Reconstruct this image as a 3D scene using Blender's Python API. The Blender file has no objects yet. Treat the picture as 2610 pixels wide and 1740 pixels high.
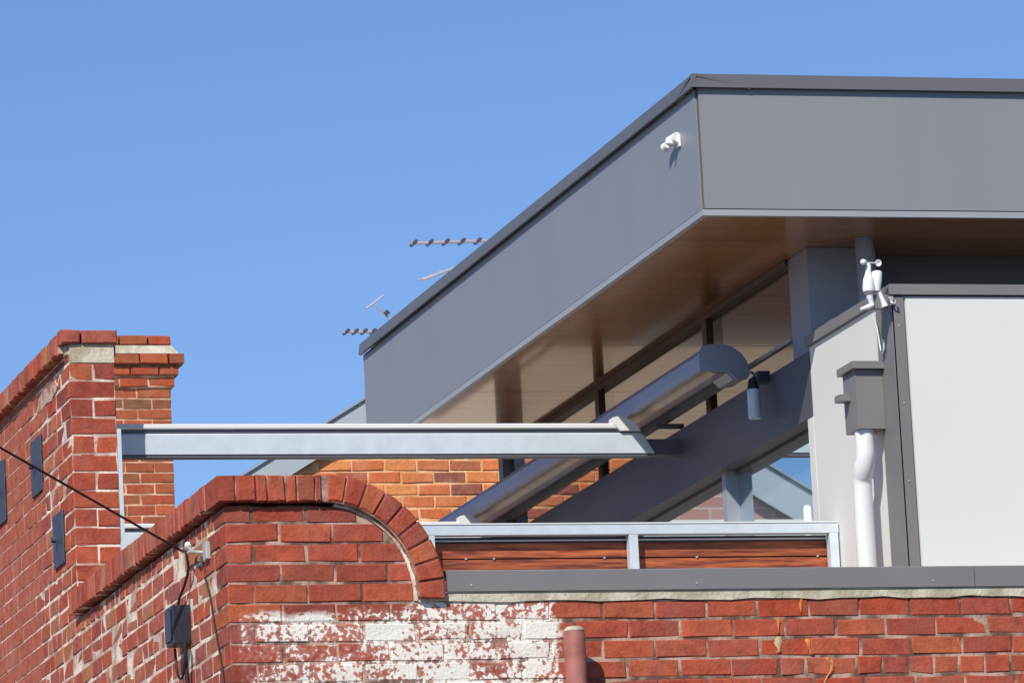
import bpy, bmesh, math, random
from mathutils import Vector, Matrix
random.seed(7)
S = bpy.context.scene
COL = S.collection

# ------------------------------------------------------------------ camera
cd = bpy.data.cameras.new('camera'); cam = bpy.data.objects.new('camera', cd); COL.objects.link(cam)
Rr = ((0.9627, -0.2652, -0.0503), (-0.0024, -0.1947, 0.9809), (0.2700, 0.9443, 0.1882))
yaw, pit, rol = math.radians(15.9597), math.radians(10.8501), math.radians(-2.9356)
f = Vector((math.sin(yaw)*math.cos(pit), math.cos(yaw)*math.cos(pit), math.sin(pit)))
rt = Vector((math.cos(yaw), -math.sin(yaw), 0)); up = rt.cross(f)
r1 = rt*math.cos(rol) + up*math.sin(rol); u1 = -rt*math.sin(rol) + up*math.cos(rol)
M = Matrix((r1, u1, -f)).transposed().to_4x4(); M.translation = Vector((0, 0, 1.6))
cam.matrix_world = M
cd.sensor_width = 36; cd.lens = 195.67; cd.clip_end = 3000; cd.clip_start = 0.1
S.camera = cam

# ------------------------------------------------------------------ light
SUN = Vector((0.78, 0.97, -1.0)).normalized()
w = bpy.data.worlds.new('World'); S.world = w; w.use_nodes = True
nt = w.node_tree; bg = nt.nodes['Background']
sk = nt.nodes.new('ShaderNodeTexSky'); sk.sky_type = 'NISHITA'; sk.sun_disc = False
sk.sun_elevation = math.asin(-SUN.z); sk.sun_rotation = math.atan2(-SUN.x, -SUN.y)
sk.air_density = 1.0; sk.dust_density = 0.0; sk.ozone_density = 4.0; sk.altitude = 0
tn = nt.nodes.new('ShaderNodeMixRGB'); tn.blend_type = 'MULTIPLY'; tn.inputs[0].default_value = 1; tn.inputs[2].default_value = (0.86, 0.97, 1.21, 1)
nt.links.new(sk.outputs[0], tn.inputs[1]); nt.links.new(tn.outputs[0], bg.inputs[0]); bg.inputs[1].default_value = 0.10
ld = bpy.data.lights.new('sun', 'SUN'); ld.energy = 4.6; ld.angle = math.radians(0.5); ld.color = (1, 0.95, 0.87)
sun = bpy.data.objects.new('sun', ld); COL.objects.link(sun)
sun.rotation_euler = SUN.to_track_quat('-Z', 'Y').to_euler(); sun.location = (-20, -20, 30)
S.view_settings.view_transform = 'Standard'; S.view_settings.look = 'None'
S.view_settings.exposure = 0.0; S.view_settings.gamma = 1; S.view_settings.use_curve_mapping = False

# ------------------------------------------------------------------ materials
def mat(name, col, rough=0.6, metal=0.0, var=0.0, vscale=3.0, rand=0.0, bump=0.0, bscale=60.0, spec=0.5, stretch=None):
    m = bpy.data.materials.new(name); m.use_nodes = True; n = m.node_tree; N = n.nodes; L = n.links
    p = N['Principled BSDF']; p.inputs['Base Color'].default_value = (*col, 1)
    p.inputs['Roughness'].default_value = rough; p.inputs['Metallic'].default_value = metal
    p.inputs['Specular IOR Level'].default_value = spec
    geo = N.new('ShaderNodeNewGeometry'); vec = geo.outputs['Position']
    if stretch:
        mp = N.new('ShaderNodeMapping'); mp.inputs['Scale'].default_value = stretch
        L.new(vec, mp.inputs[0]); vec = mp.outputs[0]
    if var > 0 or rand > 0:
        hs = N.new('ShaderNodeHueSaturation'); hs.inputs['Color'].default_value = (*col, 1)
        nz = N.new('ShaderNodeTexNoise'); nz.inputs['Scale'].default_value = vscale; nz.inputs['Detail'].default_value = 6
        L.new(vec, nz.inputs['Vector'])
        mr = N.new('ShaderNodeMapRange'); mr.inputs[1].default_value = 0.3; mr.inputs[2].default_value = 0.7
        mr.inputs[3].default_value = 1-var; mr.inputs[4].default_value = 1+var
        L.new(nz.outputs[0], mr.inputs[0])
        if rand > 0:
            oi = N.new('ShaderNodeObjectInfo')
            m2 = N.new('ShaderNodeMapRange'); m2.inputs[3].default_value = 1-rand; m2.inputs[4].default_value = 1+rand
            L.new(oi.outputs['Random'], m2.inputs[0])
            mu = N.new('ShaderNodeMath'); mu.operation = 'MULTIPLY'; L.new(mr.outputs[0], mu.inputs[0]); L.new(m2.outputs[0], mu.inputs[1])
            L.new(mu.outputs[0], hs.inputs['Value'])
        else: L.new(mr.outputs[0], hs.inputs['Value'])
        L.new(hs.outputs[0], p.inputs['Base Color'])
        rr = N.new('ShaderNodeMapRange'); rr.inputs[3].default_value = rough*0.85; rr.inputs[4].default_value = min(1, rough*1.15)
        L.new(nz.outputs[0], rr.inputs[0]); L.new(rr.outputs[0], p.inputs['Roughness'])
    if bump > 0:
        b = N.new('ShaderNodeBump'); b.inputs['Strength'].default_value = 1.0; b.inputs['Distance'].default_value = bump
        nb = N.new('ShaderNodeTexNoise'); nb.inputs['Scale'].default_value = bscale; nb.inputs['Detail'].default_value = 5
        L.new(vec, nb.inputs['Vector']); L.new(nb.outputs[0], b.inputs['Height']); L.new(b.outputs[0], p.inputs['Normal'])
    return m

def brick_mat(name, stops, mottling=0.25, lime=0.0, lime_col=(0.55, 0.42, 0.36), paint=False, use_random=True, bump=0.004):
    """stops: colours a brick may have, picked by its own random number; lime = amount of pale bloom"""
    m = bpy.data.materials.new(name); m.use_nodes = True; n = m.node_tree; N = n.nodes; L = n.links
    p = N['Principled BSDF']; p.inputs['Roughness'].default_value = 0.85; p.inputs['Specular IOR Level'].default_value = 0.25
    geo = N.new('ShaderNodeNewGeometry'); pos = geo.outputs['Position']
    oi = N.new('ShaderNodeObjectInfo'); cr = N.new('ShaderNodeValToRGB'); cr.color_ramp.interpolation = 'LINEAR'
    e = cr.color_ramp.elements
    for i, c in enumerate(stops):
        q = i/(len(stops)-1) if len(stops) > 1 else 0
        if i < 2: e[i].position = q; e[i].color = (*c, 1)
        else: x = e.new(q); x.color = (*c, 1)
    L.new(oi.outputs['Random'], cr.inputs[0]); base = cr.outputs[0]
    nz = N.new('ShaderNodeTexNoise'); nz.inputs['Scale'].default_value = 22; nz.inputs['Detail'].default_value = 8; nz.inputs['Roughness'].default_value = 0.65
    L.new(pos, nz.inputs['Vector'])
    mr = N.new('ShaderNodeMapRange'); mr.inputs[1].default_value = 0.3; mr.inputs[2].default_value = 0.7
    mr.inputs[3].default_value = 1-mottling; mr.inputs[4].default_value = 1+mottling; L.new(nz.outputs[0], mr.inputs[0])
    hs = N.new('ShaderNodeHueSaturation'); L.new(base, hs.inputs['Color']); L.new(mr.outputs[0], hs.inputs['Value'])
    out = hs.outputs[0]
    so = N.new('ShaderNodeTexNoise'); so.inputs['Scale'].default_value = 11; so.inputs['Detail'].default_value = 9; so.inputs['Roughness'].default_value = 0.75; L.new(pos, so.inputs['Vector'])
    sm = N.new('ShaderNodeMapRange'); sm.inputs[1].default_value = 0.52; sm.inputs[2].default_value = 0.75; sm.inputs[3].default_value = 0; sm.inputs[4].default_value = 0.65; L.new(so.outputs[0], sm.inputs[0])
    sx = N.new('ShaderNodeMixRGB'); sx.inputs[2].default_value = (0.10, 0.045, 0.035, 1); L.new(sm.outputs[0], sx.inputs[0]); L.new(out, sx.inputs[1]); out = sx.outputs[0]
    if lime > 0:
        n2 = N.new('ShaderNodeTexNoise'); n2.inputs['Scale'].default_value = 5; n2.inputs['Detail'].default_value = 10; n2.inputs['Roughness'].default_value = 0.7
        L.new(pos, n2.inputs['Vector'])
        m2 = N.new('ShaderNodeMapRange'); m2.inputs[1].default_value = 0.5; m2.inputs[2].default_value = 0.72
        m2.inputs[3].default_value = 0; m2.inputs[4].default_value = lime; L.new(n2.outputs[0], m2.inputs[0])
        mx = N.new('ShaderNodeMixRGB'); mx.inputs[2].default_value = (*lime_col, 1)
        L.new(m2.outputs[0], mx.inputs[0]); L.new(out, mx.inputs[1]); out = mx.outputs[0]
    if paint:
        out = add_paint(n, pos, out)
    L.new(out, p.inputs['Base Color'])
    b = N.new('ShaderNodeBump'); b.inputs['Distance'].default_value = bump
    nb = N.new('ShaderNodeTexNoise'); nb.inputs['Scale'].default_value = 70; nb.inputs['Detail'].default_value = 6
    L.new(pos, nb.inputs['Vector']); L.new(nb.outputs[0], b.inputs['Height']); L.new(b.outputs[0], p.inputs['Normal'])
    return m

def add_paint(n, pos, out, brickwise=True):
    """flaking white paint on the part of the street wall between X 5.24 and 6.64, below Z 4.99"""
    N = n.nodes; L = n.links
    sp = N.new('ShaderNodeSeparateXYZ'); L.new(pos, sp.inputs[0])
    wob = N.new('ShaderNodeTexNoise'); wob.inputs['Scale'].default_value = 9; wob.inputs['Detail'].default_value = 5; L.new(pos, wob.inputs['Vector'])
    def mth(op, a, b):
        k = N.new('ShaderNodeMath'); k.operation = op
        for i, v in enumerate((a, b)):
            if isinstance(v, (int, float)): k.inputs[i].default_value = v
            else: L.new(v, k.inputs[i])
        return k.outputs[0]
    def edge(v, a, b):
        k = N.new('ShaderNodeMapRange'); k.inputs[1].default_value = a; k.inputs[2].default_value = b; k.clamp = True
        L.new(v, k.inputs[0]); return k.outputs[0]
    w0 = mth('MULTIPLY', mth('SUBTRACT', wob.outputs[0], 0.5), 0.10)
    xx = mth('ADD', sp.outputs[0], mth('MULTIPLY', w0, 2.2)); zz = mth('ADD', sp.outputs[2], w0)
    inside = mth('MULTIPLY', edge(sp.outputs[0], 5.225, 5.245), edge(xx, 6.645, 6.625))
    # top edge: lower at the left half, up to the capping at the right
    topz = mth('ADD', mth('MULTIPLY', edge(sp.outputs[0], 5.95, 6.1), 0.12), 4.955)
    inside = mth('MULTIPLY', inside, edge(mth('SUBTRACT', topz, zz), -0.015, 0.02))
    inside = mth('MULTIPLY', inside, mth('MULTIPLY', edge(sp.outputs[1], 22.80, 22.79), edge(sp.outputs[1], 22.685, 22.69)))
    dens = edge(sp.outputs[0], 5.15, 6.35)
    fl = N.new('ShaderNodeTexNoise'); fl.inputs['Scale'].default_value = 46; fl.inputs['Detail'].default_value = 9; fl.inputs['Roughness'].default_value = 0.60
    L.new(pos, fl.inputs['Vector'])
    big = N.new('ShaderNodeTexNoise'); big.inputs['Scale'].default_value = 6.5; big.inputs['Detail'].default_value = 2; L.new(pos, big.inputs['Vector'])
    v = mth('ADD', mth('ADD', fl.outputs[0], mth('MULTIPLY', mth('SUBTRACT', big.outputs[0], 0.5), 0.55)), mth('MULTIPLY', dens, 0.105))
    oi = N.new('ShaderNodeObjectInfo'); v = mth('ADD', v, mth('MULTIPLY', mth('SUBTRACT', oi.outputs['Random'], 0.5), 0.15 if brickwise else 0.0)); v = mth('SUBTRACT', v, 0.0 if brickwise else 0.05)
    msk = mth('MULTIPLY', edge(v, 0.53, 0.555), inside)
    mx = N.new('ShaderNodeMixRGB'); mx.inputs[2].default_value = (0.80, 0.75, 0.66, 1); L.new(msk, mx.inputs[0]); L.new(out, mx.inputs[1])
    # thin chalky film where the paint has gone
    mx2 = N.new('ShaderNodeMixRGB'); mx2.inputs[1].default_value = (0, 0, 0, 1); mx2.inputs[2].default_value = (0.55, 0.34, 0.29, 1)
    f2 = mth('MULTIPLY', inside, edge(v, 0.34, 0.62)); f2 = mth('MULTIPLY', f2, 0.62)
    L.new(f2, mx2.inputs[0]); L.new(out, mx2.inputs[1]); L.new(mx2.outputs[0], mx.inputs[1])
    return mx.outputs[0]

def mortar_mat(name, col, col2, paint=False, scale=6):
    m = bpy.data.materials.new(name); m.use_nodes = True; n = m.node_tree; N = n.nodes; L = n.links
    p = N['Principled BSDF']; p.inputs['Roughness'].default_value = 0.95; p.inputs['Specular IOR Level'].default_value = 0.1
    geo = N.new('ShaderNodeNewGeometry'); pos = geo.outputs['Position']
    nz = N.new('ShaderNodeTexNoise'); nz.inputs['Scale'].default_value = scale; nz.inputs['Detail'].default_value = 8; L.new(pos, nz.inputs['Vector'])
    cr = N.new('ShaderNodeValToRGB'); cr.color_ramp.elements[0].position = 0.42; cr.color_ramp.elements[1].position = 0.58
    cr.color_ramp.elements[0].color = (*col2, 1); cr.color_ramp.elements[1].color = (*col, 1)
    L.new(nz.outputs[0], cr.inputs[0]); out = cr.outputs[0]
    if paint: out = add_paint(n, pos, out, False)
    L.new(out, p.inputs['Base Color'])
    b = N.new('ShaderNodeBump'); b.inputs['Distance'].default_value = 0.006
    nb = N.new('ShaderNodeTexNoise'); nb.inputs['Scale'].default_value = 50; L.new(pos, nb.inputs['Vector']); L.new(nb.outputs[0], b.inputs['Height']); L.new(b.outputs[0], p.inputs['Normal'])
    return m

def plain_brick_mat(name, c1, c2, mo):
    m = bpy.data.materials.new(name); m.use_nodes = True; n = m.node_tree; N = n.nodes; L = n.links
    p = N['Principled BSDF']; p.inputs['Roughness'].default_value = 0.9
    g = N.new('ShaderNodeNewGeometry'); s = N.new('ShaderNodeSeparateXYZ'); L.new(g.outputs['Position'], s.inputs[0])
    a = N.new('ShaderNodeMath'); a.operation = 'ADD'; L.new(s.outputs[0], a.inputs[0]); L.new(s.outputs[1], a.inputs[1])
    c = N.new('ShaderNodeCombineXYZ'); L.new(a.outputs[0], c.inputs[0]); L.new(s.outputs[2], c.inputs[1])
    b = N.new('ShaderNodeTexBrick'); b.inputs['Scale'].default_value = 1; b.inputs['Brick Width'].default_value = 0.2335; b.inputs['Row Height'].default_value = 0.0855
    b.inputs['Mortar Size'].default_value = 0.006; b.inputs['Color1'].default_value = (*c1, 1); b.inputs['Color2'].default_value = (*c2, 1); b.inputs['Mortar'].default_value = (*mo, 1)
    L.new(c.outputs[0], b.inputs['Vector']); L.new(b.outputs[0], p.inputs['Base Color'])
    return m

MT = {}
MT['brick_red'] = brick_mat('red brick', [(0.45, 0.082, 0.040), (0.29, 0.056, 0.036), (0.48, 0.098, 0.042), (0.33, 0.068, 0.044), (0.46, 0.11, 0.042), (0.26, 0.060, 0.042), (0.43, 0.066, 0.026)], lime=0.10, mottling=.32, paint=True)
MT['brick_side'] = brick_mat('weathered red brick', [(0.44, 0.088, 0.050), (0.34, 0.070, 0.048), (0.48, 0.12, 0.060), (0.36, 0.095, 0.065), (0.44, 0.17, 0.080), (0.40, 0.066, 0.036), (0.34, 0.10, 0.080), (0.48, 0.10, 0.045)], lime=0.30, mottling=.34, lime_col=(0.55, 0.36, 0.28))
MT['brick_orange'] = brick_mat('orange brick', [(0.70, 0.20, 0.062), (0.60, 0.155, 0.055), (0.76, 0.28, 0.09), (0.42, 0.12, 0.065), (0.26, 0.09, 0.06), (0.68, 0.21, 0.07), (0.78, 0.30, 0.10)], lime=0.30, lime_col=(0.75, 0.5, 0.3))
MT['brick_chimney'] = brick_mat('chimney brick', [(0.40, 0.072, 0.030), (0.30, 0.080, 0.034), (0.44, 0.100, 0.038), (0.20, 0.085, 0.038), (0.38, 0.070, 0.032)], lime=0.2, lime_col=(0.55, 0.36, 0.2))
MT['mortar_pale'] = mortar_mat('pale lime mortar', (0.86, 0.71, 0.58), (0.50, 0.34, 0.26), scale=8)
MT['mortar_front'] = mortar_mat('grey lime mortar', (0.50, 0.34, 0.255), (0.15, 0.085, 0.062), paint=True, scale=9)
MT['mortar_orange'] = mortar_mat('warm mortar', (0.85, 0.52, 0.28), (0.66, 0.33, 0.14))
MT['cement'] = mortar_mat('cement render', (0.60, 0.54, 0.42), (0.42, 0.37, 0.26), scale=9)
MT['pink_brick'] = plain_brick_mat('pale pink brickwork', (0.55, 0.27, 0.22), (0.48, 0.22, 0.18), (0.6, 0.48, 0.4))
MT['plain_brick'] = plain_brick_mat('plain brickwork', (0.34, 0.07, 0.035), (0.26, 0.055, 0.03), (0.4, 0.3, 0.22))
MT['panel'] = mat('grey composite panel', (0.245, 0.25, 0.258), 0.38, var=0.045, vscale=2.2, stretch=(1, 1, .25), bump=0.0006, bscale=7)
MT['panel_trim'] = mat('light grey edge trim', (0.34, 0.35, 0.365), 0.4, var=0.05)
MT['dark_metal'] = mat('dark grey metal flashing', (0.125, 0.125, 0.135), 0.45, var=0.08, vscale=2)
MT['mid_metal'] = mat('grey painted metal', (0.20, 0.187, 0.182), 0.5, var=0.06, vscale=2.5, bump=0.0012, bscale=6)
MT['white_wall'] = mat('white painted panel', (0.72, 0.715, 0.665), 0.6, var=0.02, vscale=1.0, bump=0.0015, bscale=3)
MT['white_plastic'] = mat('white plastic', (0.82, 0.82, 0.80), 0.35, var=0.03, vscale=12)
MT['galv'] = mat('galvanised steel', (0.60, 0.66, 0.70), 0.5, metal=0.1, var=0.06, vscale=14, rand=0.03, bump=0.0005, bscale=40)
MT['white_alu'] = mat('white powder coated aluminium', (0.76, 0.76, 0.73), 0.4, var=0.03)
MT['cassette'] = mat('blue grey aluminium', (0.31, 0.34, 0.42), 0.35, metal=0.2, var=0.06)
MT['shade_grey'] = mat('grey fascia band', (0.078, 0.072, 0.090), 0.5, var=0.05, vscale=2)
MT['column'] = mat('blue grey column', (0.30, 0.32, 0.37), 0.5, var=0.06, vscale=3)
MT['clere'] = mat('charcoal cladding', (0.11, 0.11, 0.13), 0.5, var=0.06, vscale=3)
MT['black'] = mat('black plastic', (0.022, 0.026, 0.04), 0.4, var=0.2, vscale=30)
MT['plate'] = mat('dark painted iron', (0.05, 0.055, 0.085), 0.55, var=0.25, vscale=20, bump=0.002, bscale=40)
MT['cable'] = mat('black cable sheath', (0.025, 0.015, 0.015), 0.6, var=0.1)
MT['steel'] = mat('old galvanised hook', (0.5, 0.5, 0.46), 0.45, metal=0.3, var=0.2, vscale=40)
MT['red_pipe'] = mat('faded red painted pipe', (0.33, 0.115, 0.09), 0.7, var=0.25, vscale=16, bump=0.001)
MT['head_brown'] = mat('brown window head', (0.09, 0.06, 0.05), 0.7, var=0.1)
MT['cream'] = mat('cream reflector', (0.78, 0.66, 0.50), 0.8, var=0.05)  # for the unseen slab that the soffit mirrors
MT['old_render'] = mortar_mat('old lime smear', (0.55, 0.40, 0.32), (0.36, 0.16, 0.11), scale=14)
MT['mortar_chimney'] = mortar_mat('sandy mortar', (0.66, 0.42, 0.26), (0.40, 0.20, 0.11))
MT['frame_brown'] = mat('brown window frame', (0.10, 0.065, 0.045), 0.5, var=0.1)
MT['rust'] = mat('orange sealant run', (0.50, 0.17, 0.03), 0.6, var=0.35, vscale=30, bump=0.003)
MT['putty'] = mat('beige patching mortar', (0.48, 0.34, 0.18), 0.9, var=0.15, vscale=30)
MT['roof_grey'] = mat('weathered grey roof metal', (0.40, 0.44, 0.46), 0.55, var=0.06, vscale=1.5)
MT['roller'] = mat('grey awning fabric roll', (0.62, 0.54, 0.48), 0.8, var=0.1, vscale=8)
MT['deck'] = mat('pale terrace paving', (0.45, 0.39, 0.32), 0.8, var=0.08, vscale=2)
MT['ground'] = mat('asphalt', (0.06, 0.06, 0.062), 0.9, var=0.15, vscale=0.6, bump=0.004)
MT['paving'] = mat('concrete footpath', (0.20, 0.195, 0.185), 0.9, var=0.1, vscale=1.5)
MT['interior'] = mat('dark interior', (0.12, 0.11, 0.10), 0.9, var=0.1)
MT['antenna'] = mat('antenna aluminium', (0.55, 0.48, 0.52), 0.4, metal=0.3, var=0.1)
MT['antenna_dark'] = mat('antenna clips', (0.08, 0.07, 0.10), 0.5, var=0.1)
MT['cup_dark'] = mat('inside of cup', (0.3, 0.3, 0.3), 0.5, var=0.1)

def wood_mat(name, c1, c2, rough, scale, coat=0.0, along='x'):
    m = bpy.data.materials.new(name); m.use_nodes = True; n = m.node_tree; N = n.nodes; L = n.links
    p = N['Principled BSDF']; p.inputs['Roughness'].default_value = rough
    g = N.new('ShaderNodeNewGeometry'); mp = N.new('ShaderNodeMapping')
    mp.inputs['Scale'].default_value = (0.06, 1, 1) if along == 'x' else (1, 0.06, 1)
    oi = N.new('ShaderNodeObjectInfo'); ad = N.new('ShaderNodeVectorMath'); ad.operation = 'ADD'
    sc = N.new('ShaderNodeVectorMath'); sc.operation = 'SCALE'; sc.inputs['Scale'].default_value = 13
    cx = N.new('ShaderNodeCombineXYZ'); L.new(oi.outputs['Random'], cx.inputs[0]); L.new(oi.outputs['Random'], cx.inputs[2])
    L.new(cx.outputs[0], sc.inputs[0]); L.new(g.outputs['Position'], mp.inputs[0]); L.new(mp.outputs[0], ad.inputs[0]); L.new(sc.outputs[0], ad.inputs[1])
    nz = N.new('ShaderNodeTexNoise'); nz.inputs['Scale'].default_value = scale; nz.inputs['Detail'].default_value = 8; nz.inputs['Roughness'].default_value = 0.6
    L.new(ad.outputs[0], nz.inputs['Vector'])
    cr = N.new('ShaderNodeValToRGB'); cr.color_ramp.elements[0].position = 0.35; cr.color_ramp.elements[1].position = 0.66
    cr.color_ramp.elements[0].color = (*c1, 1); cr.color_ramp.elements[1].color = (*c2, 1); L.new(nz.outputs[0], cr.inputs[0])
    hs = N.new('ShaderNodeHueSaturation'); L.new(cr.outputs[0], hs.inputs['Color'])
    mr = N.new('ShaderNodeMapRange'); mr.inputs[3].default_value = 0.72; mr.inputs[4].default_value = 1.3; L.new(oi.outputs['Random'], mr.inputs[0]); L.new(mr.outputs[0], hs.inputs['Value'])
    L.new(hs.outputs[0], p.inputs['Base Color'])
    if coat: p.inputs['Coat Weight'].default_value = coat; p.inputs['Coat Roughness'].default_value = 0.12
    return m
MT['slat'] = wood_mat('oiled merbau', (0.11, 0.020, 0.010), (0.48, 0.125, 0.038), 0.55, 75)
MT['ply'] = wood_mat('varnished plywood', (0.31, 0.112, 0.018), (0.45, 0.19, 0.045), 0.35, 10, coat=0.85)
MT['ply'].node_tree.nodes['Principled BSDF'].inputs['Coat IOR'].default_value = 1.52
MT['ply'].node_tree.nodes['Principled BSDF'].inputs['Coat Roughness'].default_value = 0.07
for nd in MT['ply'].node_tree.nodes:
    if nd.type == 'MAP_RANGE': nd.inputs[3].default_value = 0.95; nd.inputs[4].default_value = 1.05

cg = bpy.data.materials.new('clear glass'); cg.use_nodes = True; N_ = cg.node_tree.nodes; L_ = cg.node_tree.links
tr = N_.new('ShaderNodeBsdfTransparent'); tr.inputs[0].default_value = (0.74, 0.69, 0.63, 1); gl = N_.new('ShaderNodeBsdfGlossy'); gl.inputs['Roughness'].default_value = 0.02
lw_ = N_.new('ShaderNodeLayerWeight'); fr_ = N_.new('ShaderNodeMath'); fr_.operation = 'POWER'; fr_.inputs[1].default_value = 5; L_.new(lw_.outputs['Facing'], fr_.inputs[0]); ms = N_.new('ShaderNodeMixShader')
L_.new(fr_.outputs[0], ms.inputs[0]); L_.new(tr.outputs[0], ms.inputs[1]); L_.new(gl.outputs[0], ms.inputs[2]); L_.new(ms.outputs[0], N_['Material Output'].inputs[0])
MT['clear_glass'] = cg
g = bpy.data.materials.new('reflective window glass'); g.use_nodes = True
p = g.node_tree.nodes['Principled BSDF']; p.inputs['Base Color'].default_value = (0.62, 0.76, 0.80, 1); p.inputs['Metallic'].default_value = 0.9; p.inputs['Roughness'].default_value = 0.015
MT['glass'] = g

# ------------------------------------------------------------------ mesh helpers
class MB:
    def __init__(s): s.v = []; s.f = []; s.sm = []
    def add(s, vs, fs, smooth=False):
        o = len(s.v); s.v += [tuple(v) for v in vs]; s.f += [tuple(i+o for i in q) for q in fs]; s.sm += [smooth]*len(fs); return s
    def box(s, x0, x1, y0, y1, z0, z1, c=0.0):
        if c <= 0:
            vs = [(x, y, z) for z in (z0, z1) for y in (y0, y1) for x in (x0, x1)]
            s.add(vs, [(0, 2, 3, 1), (4, 5, 7, 6), (0, 1, 5, 4), (1, 3, 7, 5), (3, 2, 6, 7), (2, 0, 4, 6)]); return s
        bm = bmesh.new(); bmesh.ops.create_cube(bm, size=1)
        for v in bm.verts: v.co = Vector(((x0+x1)/2+v.co.x*(x1-x0), (y0+y1)/2+v.co.y*(y1-y0), (z0+z1)/2+v.co.z*(z1-z0)))
        bmesh.ops.bevel(bm, geom=bm.edges[:], offset=c, segments=2, affect='EDGES', profile=0.6)
        bm.verts.index_update(); s.add([v.co[:] for v in bm.verts], [[v.index for v in q.verts] for q in bm.faces]); bm.free(); return s
    def prism(s, poly, ext, ofs=(0, 0, 0)):
        """poly: 3D outline points; ext: extrusion vector"""
        n = len(poly); e = Vector(ext); a = [Vector(q)+Vector(ofs) for q in poly]
        s.add(a+[q+e for q in a], [tuple(range(n))[::-1], tuple(range(n, 2*n))]+[(i, (i+1) % n, n+(i+1) % n, n+i) for i in range(n)]); return s
    def tube(s, pts, r, seg=12, caps=True):
        pts = [Vector(q) for q in pts]; rs = r if isinstance(r, (list, tuple)) else [r]*len(pts)
        vs = []; up = None
        for i, q in enumerate(pts):
            t = (pts[min(i+1, len(pts)-1)]-pts[max(i-1, 0)]).normalized()
            if up is None:
                up = Vector((0, 0, 1)) if abs(t.z) < 0.9 else Vector((1, 0, 0))
            a = t.cross(up).normalized(); b = a.cross(t).normalized(); up = b
            for k in range(seg):
                th = 2*math.pi*k/seg; vs.append(q+(a*math.cos(th)+b*math.sin(th))*rs[i])
        fs = []
        for i in range(len(pts)-1):
            for k in range(seg): fs.append((i*seg+k, i*seg+(k+1) % seg, (i+1)*seg+(k+1) % seg, (i+1)*seg+k))
        s.add(vs, fs, True)
        if caps:
            m = (len(pts)-1)*seg
            s.add([vs[k] for k in range(seg)], [tuple(range(seg))[::-1]]); s.add([vs[m+k] for k in range(seg)], [tuple(range(seg))])
        return s
    def mesh(s, name):
        me = bpy.data.meshes.new(name); me.from_pydata(s.v, [], s.f); me.polygons.foreach_set('use_smooth', s.sm); me.update()
        bm = bmesh.new(); bm.from_mesh(me); bmesh.ops.recalc_face_normals(bm, faces=bm.faces[:]); bm.to_mesh(me); bm.free(); return me
    def build(s, name, m, parent=None, label=None):
        o = bpy.data.objects.new(name, s.mesh(name)); o.data.materials.append(MT[m]); COL.objects.link(o)
        if parent: o.parent = parent; o.matrix_parent_inverse = Matrix.Translation(-chain(parent))
        if label: o['label'] = label
        return o
def chain(o):
    return Vector(o.location) if o.type == 'EMPTY' else Vector((0, 0, 0))   # parts carry world coordinates
def thing(name, label, cat, loc=(0, 0, 0), group=None):
    o = bpy.data.objects.new(name, None); COL.objects.link(o); o.location = loc; o.empty_display_size = 0.2
    o['label'] = label; o['category'] = cat
    if group: o['group'] = group
    return o
def tag(o, label, cat, group=None):
    o['label'] = label; o['category'] = cat
    if group: o['group'] = group
    return o

# brick meshes: shared between alike pieces, slightly uneven, front face chamfered. Local: x along, y depth (front at y=0), z up
BC = {}
def brick_mesh(L, H, D, m, variants=10):
    L = round(L, 3); H = round(H, 3); D = round(D, 3); k = random.randrange(variants); key = (L, H, D, m, k)
    if key in BC: return BC[key]
    r = random.Random(hash((L, H, D, k)) & 0xffff)
    j = lambda a: r.uniform(-a, a)
    c = 0.0045
    h, l = H/2, L/2
    co = [(-l, -h), (l, -h), (l, h), (-l, h)]
    back = [(x, D, z) for x, z in co]
    mid = [(x+j(.003), c+abs(j(.003)), z+j(.0025)) for x, z in co]
    fr = [(x*(1-2*c/L)+j(.004), j(.002), z*(1-2.2*c/H)+j(.003)) for x, z in co]
    if k % 2 == 0:      # a knocked corner
        i = r.randrange(4); sx_, sz_ = (1 if co[i][0] < 0 else -1), (1 if co[i][1] < 0 else -1); q = r.uniform(.003, .007)
        fr[i] = (fr[i][0]+sx_*q, fr[i][1]+.002, fr[i][2]+sz_*q*.7); mid[i] = (mid[i][0]+sx_*q*.4, mid[i][1]+.003, mid[i][2]+sz_*q*.3)
    vs = back+mid+fr
    fs = [(8, 9, 10, 11), (0, 3, 2, 1)]
    for i in range(4):
        q = (i+1) % 4; fs += [(i, q, 4+q, 4+i), (4+i, 4+q, 8+q, 8+i)]
    me = MB().add(vs, fs).mesh('brick'); me.materials.append(MT[m]); BC[key] = me
    return me
def brick(parent, m, u, v, L, H, D, frame, name='brick', jit=0.0015, label=None):
    """frame = (origin, u-axis, inward axis); u,v = centre"""
    O, ua, na = frame
    o = bpy.data.objects.new(name, brick_mesh(L, H, D, m))
    mtx = Matrix((ua, na, Vector((0, 0, 1)))).transposed().to_4x4()
    j = lambda a: random.uniform(-a, a)
    mtx = mtx @ Matrix.Rotation(j(0.010), 4, 'Y') @ Matrix.Rotation(j(0.012), 4, 'Z')
    mtx.translation = O + ua*u + na*j(jit) + Vector((0, 0, v+j(.0015)))
    o.parent = parent; COL.objects.link(o); o.matrix_parent_inverse = Matrix.Identity(4)
    o.matrix_basis = Matrix.Translation(-chain(parent)) @ mtx
    return o
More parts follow.
